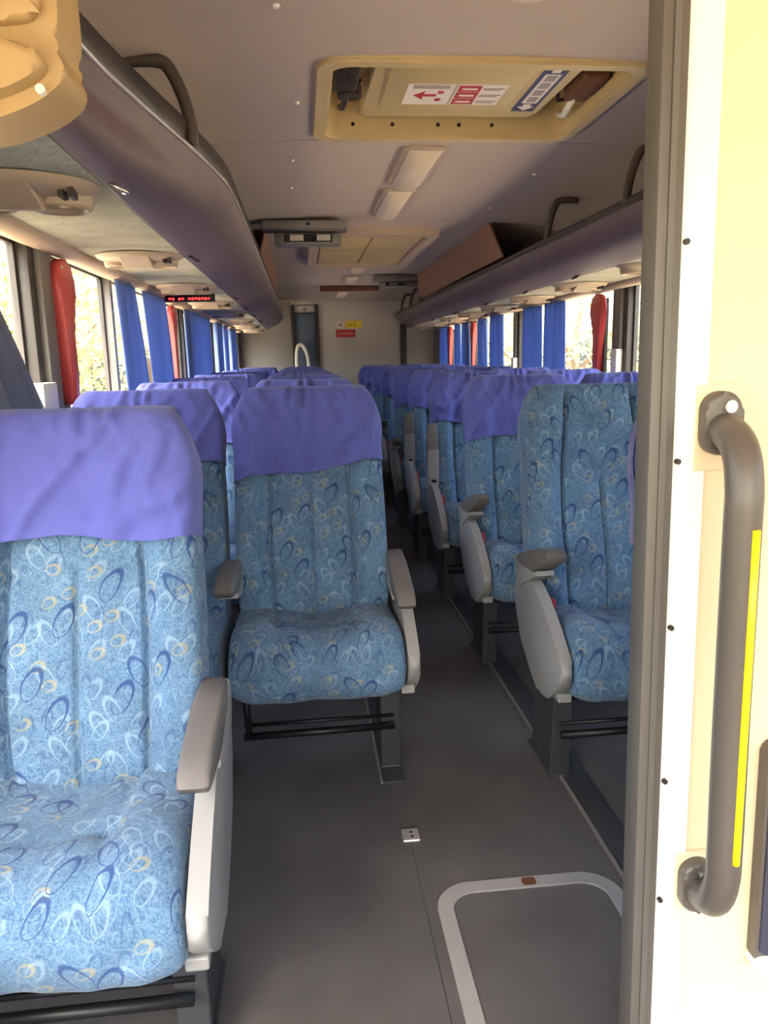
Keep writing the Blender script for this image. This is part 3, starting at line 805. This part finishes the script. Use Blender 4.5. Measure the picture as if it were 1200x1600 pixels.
bm = bmesh.new(); prism(bm, [(-0.145, 0.005), (-0.115, -0.030), (-0.118, -0.004), (-0.08, -0.004), (-0.08, 0.012), (-0.118, 0.012), (-0.115, 0.040)], 'z', ZL - 0.0025, ZL - 0.0012); fin(bm, 'red_arrow', 'sticker_red', s1)
for a, b in ((-0.032, -0.012), (0.030, 0.050)): plate('arrow_block', -0.078, -0.062, a, b, ZL - 0.0013, 'sticker_red', s1)
for k in range(3): plate('text_line', -0.155, -0.05, -0.078 + 0.010 * k, -0.074 + 0.010 * k, ZL - 0.0013, 'sticker_grey', s1)
s2 = plate('instruction_sticker', -0.03, 0.115, -0.085, 0.085, ZL, 'sticker_white', ld)
for k in range(3):
    plate('red_field', -0.024, 0.040, -0.078 + 0.054 * k, -0.032 + 0.054 * k, ZL - 0.0013, 'sticker_red', s2)
    plate('text_bar', -0.014, 0.030, -0.062 + 0.054 * k, -0.050 + 0.054 * k, ZL - 0.0026, 'sticker_white', s2)
    plate('text_line', 0.048, 0.108, -0.060 + 0.054 * k, -0.056 + 0.054 * k, ZL - 0.0013, 'sticker_grey', s2)
    plate('text_line', 0.048, 0.100, -0.048 + 0.054 * k, -0.044 + 0.054 * k, ZL - 0.0013, 'sticker_grey', s2)
ZL2 = 0.0545
s3 = plate('arrow_sticker', 0.185, 0.255, -0.235, 0.165, ZL2, 'sticker_blue', ld)
for sgn, yy in ((-1, -0.222), (1, 0.152)):
    bm = bmesh.new(); prism(bm, [(0.220, yy), (0.246, yy - sgn * 0.032), (0.232, yy - sgn * 0.032), (0.232, yy - sgn * 0.055), (0.208, yy - sgn * 0.055), (0.208, yy - sgn * 0.032), (0.194, yy - sgn * 0.032)], 'z', ZL2 - 0.0025, ZL2 - 0.0012)
    fin(bm, 'white_arrow', 'sticker_white', s3)
plate('white_field', 0.197, 0.243, -0.155, 0.085, ZL2 - 0.0013, 'sticker_white', s3)
for k in range(4): plate('text_block', 0.206, 0.234, -0.145 + 0.058 * k, -0.105 + 0.058 * k, ZL2 - 0.0026, 'sticker_grey', s3)
for sx, yy in ((-1, -0.1), (1, -0.05)):
    bm = bmesh.new(); add_box(bm, sx * 0.345 - 0.035, sx * 0.345 + 0.035, yy - 0.11, yy + 0.09, 0.02, 0.10, 0.01); hm = fin(bm, 'latch_block', 'motor_dark' if sx < 0 else 'rust', ht, auto=40)
    bm = bmesh.new(); tube(bm, [(sx * 0.335, yy + 0.06, 0.03), (sx * 0.345, yy + 0.18, 0.012), (sx * 0.35, yy + 0.24, 0.03)], 0.010, 8); fin(bm, 'latch_lever', 'white_plastic' if sx > 0 else 'motor_dark', hm, True)
    bm = bmesh.new(); tube(bm, [(sx * 0.30, yy + 0.10, 0.06), (sx * 0.32, yy + 0.17, 0.05), (sx * 0.36, yy + 0.15, 0.05)], 0.006, 8); fin(bm, 'cable', 'motor_dark', hm, True)
bm = bmesh.new(); disc(bm, (-0.33, 0.0, 0.015), 0.035, 0.03, 'z', 16); fin(bm, 'motor', 'motor_dark', ht)
for x in (-0.30, -0.17, -0.02, 0.05, 0.16):
    bm = bmesh.new(); disc(bm, (x, l2 - 0.014, 0.03), 0.006, 0.004, 'y', 10); fin(bm, 'bolt', 'screw_dark', ht)

# second hatch farther back, a closed lid in four fields
h2 = empty('roof_hatch', (0.45, 5.28, ZC)); tag(h2, 'closed beige roof hatch behind the monitor farther down the ceiling', 'roof hatch', 'roof hatches')
bm = bmesh.new(); ring_prism(bm, rrect(-0.37, 0.37, -0.78, 0.78, 0.08), rrect(-0.31, 0.31, -0.70, 0.70, 0.05), 'z', -0.045, 0.0); fin(bm, 'hatch_frame', 'lamp_frame', h2, auto=40)
for a, b, c, e in ((-0.30, -0.004, -0.69, 0.02), (0.004, 0.30, -0.69, 0.02), (-0.30, -0.004, 0.035, 0.69), (0.004, 0.30, 0.035, 0.69)):
    bm = bmesh.new(); add_box(bm, a, b, c, e, -0.030, -0.008, 0.008); fin(bm, 'lid_field', 'hatch_lens', h2, auto=40)

def ceil_lamp(x0, x1, y0, y1, label):
    root = empty('ceiling_lamp', ((x0 + x1) / 2, (y0 + y1) / 2, ZC))
    a, b = (x1 - x0) / 2, (y1 - y0) / 2
    bm = bmesh.new(); prism(bm, rrect(-a, a, -b, b, 0.025), 'z', -0.014, 0.0, 0.005, 2); fin(bm, 'lamp_frame', 'lamp_frame', root, auto=40)
    rows = []
    for i in range(7):
        u = -1 + 2 * i / 6; hgt = 0.020 * (1 - u ** 4) + 0.006
        rows.append([((a - 0.016) * u, yy, zz) for yy, zz in ((-b + 0.016, -0.014), (-b + 0.03, -0.010 - hgt), (b - 0.03, -0.010 - hgt), (b - 0.016, -0.014))])
    loft('lens', rows, 'lamp_lens', root, False)
    tag(root, label, 'ceiling lamp', 'ceiling lamps')
ceil_lamp(0.39, 0.54, 2.83, 3.41, 'long pale ceiling lamp just behind the sticker covered hatch')
ceil_lamp(0.39, 0.53, 3.50, 4.12, 'pale ceiling lamp between the longer lamp and the monitor')
ceil_lamp(0.42, 0.56, 6.12, 6.6, 'small ceiling lamp just behind the closed beige hatch')
ceil_lamp(0.42, 0.56, 7.05, 7.5, 'second small ceiling lamp behind the closed beige hatch')
ceil_lamp(0.42, 0.56, 8.6, 9.2, 'farthest ceiling lamp near the rear wall')

dl = empty('dome_lamp', (0.475, 1.615, ZC)); tag(dl, 'round pale dome lamp at the very top of the ceiling', 'ceiling lamp', 'ceiling lamps')
bm = bmesh.new(); disc(bm, (0, 0, -0.016), 0.085, 0.015, 'z', 28, 0.092); fin(bm, 'lamp_frame', 'lamp_frame', dl, auto=40)
loft('lens', [[(0.07 * math.cos(a * math.pi / 10) * math.cos(t * math.pi / 12), 0.07 * math.cos(a * math.pi / 10) * math.sin(t * math.pi / 12), -0.015 - 0.022 * math.sin(a * math.pi / 10)) for t in range(24)] for a in range(6)], 'lamp_lens', dl)
def monitor(x0, x1, y, label, drop):
    root = empty('monitor', ((x0 + x1) / 2, y, ZC - 0.02)); a = (x1 - x0) / 2
    bm = bmesh.new(); add_box(bm, -a - 0.06, a + 0.03, -0.14, 0.02, -0.045, -0.002, 0.008); fin(bm, 'housing', 'frame_grey', root, auto=40)
    bm = bmesh.new(); add_box(bm, -a, a, -0.05, 0.10, -0.085 - drop, -0.050, 0.008); s = fin(bm, 'screen_case', 'frame_grey', root, auto=40)
    box('screen', (-a + 0.05, a - 0.05, -0.053, -0.049, -0.078 - drop, -0.058), 'black_screen', s)
    for k in (0.08, 0.22): box('added_glint', (-a + k, -a + k + 0.07, -0.055, -0.052, -0.072 - drop, -0.062), 'chrome', s)  # chrome slips stand in for sky reflected on the screen
    bm = bmesh.new(); disc(bm, (0.0, -0.1405, -0.022), 0.01, 0.006, 'y', 12); fin(bm, 'lock', 'screw_dark', root)
    tag(root, label, 'monitor', 'flip down monitors')
monitor(-0.11, 0.24, 4.28, 'grey flip down monitor hanging beside the left rack', 0.02)
monitor(0.72, 1.05, 7.02, 'dark flip down monitor beside the right rack, far back', 0.0)
o = box('ceiling_bar', (0.22, 0.82, 7.98, 8.08, ZC - 0.05, ZC - 0.004), 'rust', None, 0.008); tag(o, 'brown bar fixed across the rear ceiling', 'bar')
k = 0
for x, y in ((0.02, 2.36), (0.0, 3.0), (-0.01, 3.45), (0.96, 3.2), (0.95, 3.9), (-0.02, 1.75)):
    bm = bmesh.new(); disc(bm, (x, y, ceil_z(x) - 0.006), 0.006, 0.010, 'z', 10, 0.009)
    o = fin(bm, 'ceiling_button', 'white_plastic', croot)

# ------------------------------------------------------------------ curtains, release levers
def curtain(side, y0, y1, label, ztop=1.545, zbot=0.80, pleats=5, spread=0.0, shift=0.0, amp=0.022, mt='curtain_blue', edge=None):
    x = XL + (0.055 if mt == 'curtain_blue' else 0.036) if side == 'left' else XR - 0.055
    if mt == 'curtain_blue': y0 *= (0.945 if side == 'left' else 0.968); y1 *= (0.945 if side == 'left' else 0.968)
    n = pleats * 10; rows = []; nz = 16
    for j in range(nz + 1):
        t = j / nz; z = ztop + (zbot - ztop) * t; row = []
        for i in range(n + 1):
            u = i / n
            yy = y0 + (y1 - y0) * u + shift * t + spread * (u - 0.5) * t
            if edge: yy = edge(u, t)
            ph = u * pleats * 2 * math.pi
            row.append((x + amp * math.sin(ph + 0.5 * math.sin(t * 3)) * (0.7 + 0.3 * math.sin(u * 9 + y0)), yy + 0.008 * math.sin(ph * 2 + 1) , z))
        rows.append(row)
    o = loft('curtain', rows, mt, None, False)
    sd = o.modifiers.new('thickness', 'SOLIDIFY'); sd.thickness = 0.0015
    tag(o, label, 'curtain', 'window curtains')
CL = [(3.45, 3.86, 4, 0.16, 'blue curtain nearest the front at the left windows, beside the grey post'), (4.02, 4.70, 5, 0.14, 'second blue curtain at the left windows, beside the red lever'),
      (5.42, 6.85, 11, 0, 'wide blue curtain in the middle of the left windows'), (7.30, 7.85, 5, 0, 'blue curtain just behind the wide one, left windows'),
      (8.0, 8.45, 4, 0, 'second last blue curtain at the left windows'), (8.75, 9.6, 7, 0, 'last blue curtain at the rear end of the left windows')]
for a, b, p, sh, lb in CL: curtain('left', a, b, lb, pleats=p, shift=sh, spread=0.15 if a < 4 else 0)
CR = [(5.00, 5.40, 4, 'nearest blue curtain at the right windows, beside the bright pane'), (5.50, 5.92, 4, 'second blue curtain at the right windows, beside the dark post'),
      (6.60, 6.98, 4, 'third blue curtain from the front at the right windows'), (7.20, 7.45, 3, 'fourth blue curtain from the front at the right windows'),
      (7.95, 8.25, 3, 'fifth blue curtain from the front at the right windows'), (8.40, 8.65, 3, 'sixth blue curtain from the front at the right windows'), (9.0, 9.6, 5, 'last blue curtain at the rear end of the right windows')]
for a, b, p, lb in CR: curtain('right', a, b, lb, pleats=p, spread=0.06)
# gathered curtain at the first left window, its rear edge swept forward
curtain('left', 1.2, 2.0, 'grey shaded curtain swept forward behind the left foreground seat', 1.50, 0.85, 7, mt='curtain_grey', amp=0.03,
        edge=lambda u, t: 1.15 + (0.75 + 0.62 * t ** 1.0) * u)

def lever(side, y, label):
    x = XL if side == 'left' else XR; s = 1 if side == 'left' else -1
    root = empty('release_lever', (x, y, 0))
    prof = catmull([(-0.02, 1.50, 0), (0.03, 1.525, 0), (0.11, 1.515, 0), (0.13, 1.47, 0), (0.13, 1.39, 0), (0.10, 1.35, 0), (0.082, 1.30, 0), (0.080, 1.10, 0), (0.06, 1.075, 0), (0.02, 1.075, 0), (0.008, 1.10, 0), (-0.01, 1.32, 0), (-0.03, 1.42, 0)], 3, True)
    bm = bmesh.new(); prism(bm, [(p.x, p.y) for p in prof], 'x', s * 0.020, s * 0.055, 0.012, 3); fin(bm, 'lever_cover', 'red_plastic', root, auto=60)
    bm = bmesh.new(); add_box(bm, min(s * 0.0, s * 0.022), max(s * 0.0, s * 0.022), -0.01, 0.075, 1.04, 1.50, 0.004); fin(bm, 'back_plate', 'frame_dark', root)
    bm = bmesh.new(); disc(bm, (s * 0.05, 0.0, 1.497), 0.006, 0.008, 'x', 10); fin(bm, 'screw', 'white_plastic', root)
    tag(root, label, 'release lever', 'red window release levers')
lever('left', 2.57, 'large red emergency lever on the first left window post')
lever('left', 4.70, 'red emergency lever behind the second curtain at the left windows')
lever('right', 4.27, 'large red emergency lever on the nearest right window post')
lever('right', 7.50, 'red emergency lever between curtains farther down the right windows')
lever('right', 8.68, 'farthest red emergency lever at the right windows')
o = box('window_latch', (XL + 0.012, XL + 0.05, 2.30, 2.43, 1.03, 1.15), 'white_plastic', None, 0.006); tag(o, 'white latch block on the first left window post', 'latch')
o = box('window_latch', (XR - 0.05, XR - 0.012, 4.02, 4.10, 1.05, 1.22), 'white_plastic', None, 0.006); tag(o, 'white latch block on the right post beside the red lever', 'latch')
o = box('window_latch', (XR - 0.05, XR - 0.012, 6.05, 6.12, 1.05, 1.18), 'white_plastic', None, 0.006); tag(o, 'white latch block on the dark post between blue curtains, right', 'latch')

# rear wall stickers and pale arch by the door
def sticker(name, x0, x1, z0, z1, mt, label):
    o = box(name, (x0, x1, YR - 0.004, YR - 0.0005), mt) if False else box(name, (x0, x1, YR - 0.004, YR - 0.0005, z0, z1), mt)
    return tag(o, label, 'sticker', 'rear wall stickers')
y1_ = sticker('warning_sticker', 0.575, 0.785, 1.575, 1.665, 'sticker_yellow', 'yellow sticker on the rear wall'); box('black_mark', (0.688, 0.694, YR - 0.006, YR - 0.0035, 1.595, 1.645), 'screw_dark', y1_)
box('text_line', (0.60, 0.66, YR - 0.006, YR - 0.0035, 1.615, 1.622), 'rust', y1_)
r1_ = sticker('warning_sticker', 0.455, 0.70, 1.465, 1.56, 'sticker_red', 'red sticker below the yellow one on the rear wall'); box('text_line', (0.48, 0.67, YR - 0.006, YR - 0.0035, 1.508, 1.514), 'sticker_white', r1_)
bm = bmesh.new(); disc(bm, (0.515, YR - 0.004, 1.62), 0.042, 0.0035, 'y', 24); o = fin(bm, 'round_sticker', 'sticker_white'); tag(o, 'small round whitish sticker left of the yellow one', 'sticker', 'rear wall stickers')
bm = bmesh.new(); disc(bm, (0.515, YR - 0.006, 1.62), 0.030, 0.002, 'y', 24); fin(bm, 'red_ring', 'sticker_grey', o)
bm = bmesh.new()
tube(bm, catmull([(-0.05, 0, 0.86), (-0.05, 0, 1.2), (-0.03, 0, 1.36), (0.03, 0, 1.37), (0.085, 0, 1.25), (0.10, 0, 1.05), (0.09, 0, 0.86)], 6), 0.024, 10, True, 0.9)
ar = fin(bm, 'door_grab_rail', 'white_plastic', None, True); ar.location = (0, 9.86, 0); tag(ar, 'white arched grab rail in front of the blue rear door', 'rail')

# ------------------------------------------------------------------ cab partition fittings
gh = empty('grab_handle', (0.407, PY, 0)); gh.rotation_euler = (0, LEAN, 0); tag(gh, 'thick grey grab handle with yellow stripe on the cream partition', 'handle')
path = catmull([(0, 0.0, 1.128), (0.0, -0.030, 1.124), (-0.002, -0.052, 1.108), (-0.004, -0.063, 1.078), (-0.005, -0.065, 1.04), (-0.005, -0.065, 0.85), (-0.004, -0.065, 0.72), (-0.003, -0.062, 0.685), (-0.002, -0.050, 0.655), (0.0, -0.028, 0.640), (0.0, 0.0, 0.638)], 6)
bm = bmesh.new(); tube(bm, path, 0.0165, 18); fin(bm, 'handle_bar', 'grab_grey', gh, True)
for x, z in ((0, 1.135), (0.0, 0.642)):
    bm = bmesh.new(); prism(bm, rrect(-0.019, 0.019, z - 0.032, z + 0.028, 0.018, 8), 'y', -0.018, 0.0, 0.005, 3); f = fin(bm, 'mount', 'grab_grey', gh, auto=40)
    bm = bmesh.new(); disc(bm, (0.004, -0.022, z + 0.014), 0.006, 0.008, 'y', 12); fin(bm, 'bolt', 'chrome', f)
    bm = bmesh.new(); add_box(bm, -0.022, 0.022, -0.005, 0.0, z - 0.048, z + 0.034, 0.001); fin(bm, 'mount_plate', 'partition_cream', f)
bm = bmesh.new()
tube(bm, [(-0.0015, -0.0810, z) for z in (1.045, 0.95, 0.85, 0.75, 0.715)], 0.0038, 8); fin(bm, 'yellow_stripe', 'yellow_strip', gh, True)
wd = empty('framed_glass', (0.511, PY, 0)); wd.rotation_euler = (0, LEAN, 0); tag(wd, 'dark tinted panel with pale base at the right edge of the partition', 'panel')
bm = bmesh.new(); prism(bm, rrect(-0.036, 0.16, 0.535, 0.80, 0.012), 'y', -0.016, 0.0, 0.003, 2); fin(bm, 'case', 'grab_grey', wd, auto=40)
bm = bmesh.new(); prism(bm, rrect(-0.032, 0.154, 0.550, 0.795, 0.008), 'y', -0.0185, -0.015, 0.001, 1); fin(bm, 'tinted_face', 'tinted', wd, auto=40)
bm = bmesh.new(); prism(bm, rrect(-0.037, 0.161, 0.530, 0.548, 0.008), 'y', -0.020, 0.0, 0.003, 2); fin(bm, 'base_rail', 'white_plastic', wd, auto=40)

# ------------------------------------------------------------------ floor fittings
ft = empty('floor_hatch', (0, 0, 0)); tag(ft, 'floor panel edged with a rounded silver aluminium strip', 'floor hatch')
bm = bmesh.new(); ring_prism(bm, rrect(0.250, 0.675, 0.45, 1.55, 0.085, 10), rrect(0.285, 0.640, 0.485, 1.515, 0.055, 10), 'z', 0.0, 0.006); fin(bm, 'aluminium_edge', 'aluminium', ft, auto=40)
bm = bmesh.new(); prism(bm, rrect(0.285, 0.640, 0.485, 1.515, 0.055, 10), 'z', 0.0, 0.002); fin(bm, 'hatch_panel', 'floor_vinyl', ft)
bm = bmesh.new(); prism(bm, rrect(0.458, 0.490, 1.520, 1.545, 0.008), 'z', 0.006, 0.0075); fin(bm, 'rust_spot', 'rust', ft)
fp = empty('floor_plate', (0.228, 1.745, 0)); tag(fp, 'small whitish metal plate on the aisle floor', 'plate')
bm = bmesh.new(); add_box(bm, -0.022, 0.022, -0.025, 0.025, 0, 0.008, 0.003); fin(bm, 'plate', 'aluminium', fp)
for dx, dy in ((0.002, 0.008), (0.003, -0.010)):
    bm = bmesh.new(); disc(bm, (dx, dy, 0.0075), 0.004, 0.0012, 'z', 10); fin(bm, 'hole', 'screw_dark', fp)
for x0, x1, nm in ((0.70, 0.775, 'right'), (0.185, 0.25, 'left')):
    tr = empty('seat_track', (0, 0, 0)); y0 = 1.0 if nm == 'right' else 1.95
    if nm == 'left': y0 = 2.0
    box('track_base', (x0, x1, y0, 9.6, 0.0, 0.006), 'leg_dark', tr, 0.002)
    box('track_lip', (x0 - 0.008, x0, y0, 9.6, 0.0, 0.010), 'frame_grey', tr, 0.002)
    tag(tr, 'dark seat track running along the %s edge of the aisle' % nm, 'seat track', 'seat tracks')
box('floor_seam', (0.2240, 0.2260, 0.3, 1.72, 0.0, 0.0010), 'leg_dark', bpy.data.objects['floor'])

# ------------------------------------------------------------------ trees outside
def tree(x, y, h, r, label, seed):
    rnd = random.Random(seed); root = empty('tree', (x, y, -1.25))
    bm = bmesh.new()
    tube(bm, catmull([(0, 0, 0), (0.1, 0.05, h * 0.3), (-0.05, 0.1, h * 0.55), (0.1, 0, h * 0.85)], 4), [0.16 - 0.009 * i for i in range(13)], 8)
    for q in range(5):
        a = q * 1.3; tube(bm, [(0, 0.05, h * 0.4), (math.cos(a) * r * 0.4, math.sin(a) * r * 0.4, h * 0.6), (math.cos(a) * r * 0.7, math.sin(a) * r * 0.7, h * 0.75)], [0.07, 0.045, 0.02], 6)
    fin(bm, 'trunk', 'bark', root, True)
    V = []; Fc = []
    cl = [(rnd.uniform(-1, 1) * r * 0.7, rnd.uniform(-1, 1) * r * 0.7, h * rnd.uniform(0.25, 1.0), rnd.uniform(0.3, 0.55) * r) for _ in range(22)]
    for c in cl:
        for _ in range(150):
            d = Vector((rnd.gauss(0, 1), rnd.gauss(0, 1), rnd.gauss(0, 1))).normalized() * c[3] * rnd.uniform(0.5, 1.0)
            p = Vector(c[:3]) + d; a = Vector((rnd.gauss(0, 1), rnd.gauss(0, 1), rnd.gauss(0, 1))).normalized(); b = a.orthogonal().normalized()
            sz = rnd.uniform(0.06, 0.12); i = len(V)
            V += [p - a * sz, p + b * sz * 0.45, p + a * sz, p - b * sz * 0.45]; Fc.append((i, i + 1, i + 2, i + 3))
    me = bpy.data.meshes.new('foliage'); me.from_pydata([tuple(v) for v in V], [], Fc); me.update()
    f = link('foliage', me, 'leaf', root, False); f['kind'] = 'stuff'
    tag(root, label, 'tree', 'trees outside the bus')
tree(-7.5, 11, 4.6, 2.2, 'sunlit tree seen through the pane at the far left edge', 1)
tree(-6.0, 17.5, 4.4, 2.4, 'sunlit tree seen between the red lever and grey post, left', 2)
tree(-8.0, 30, 5.5, 3.0, 'tree seen past the second left curtain', 3)
tree(8.5, 15.0, 4.6, 2.4, 'sunlit tree behind the pane nearest the door post, right', 4)
tree(8.0, 22.0, 4.8, 2.6, 'sunlit tree behind the right window beside the red lever', 5)
tree(8.5, 31.0, 5.2, 2.8, 'tree seen between the far right curtains', 6)

# light portals at the openings (guide sky light, emit nothing themselves)
def portal(loc, direction, sx, sy):
    l = bpy.data.lights.new('window_portal', 'AREA'); l.shape = 'RECTANGLE'; l.size = sx; l.size_y = sy
    l.cycles.is_portal = True
    o = bpy.data.objects.new('window_portal', l); COL.objects.link(o); o.location = loc
    o.rotation_euler = Vector(direction).to_track_quat('-Z', 'Z').to_euler()
portal((XL - 0.08, 4.1, 1.2), (1, 0, 0), 11.7, 0.74)
portal((XR + 0.08, 4.1, 1.2), (-1, 0, 0), 11.7, 0.74)
portal((0.47, YF - 0.08, 1.2), (0, 1, 0), 2.5, 1.34)
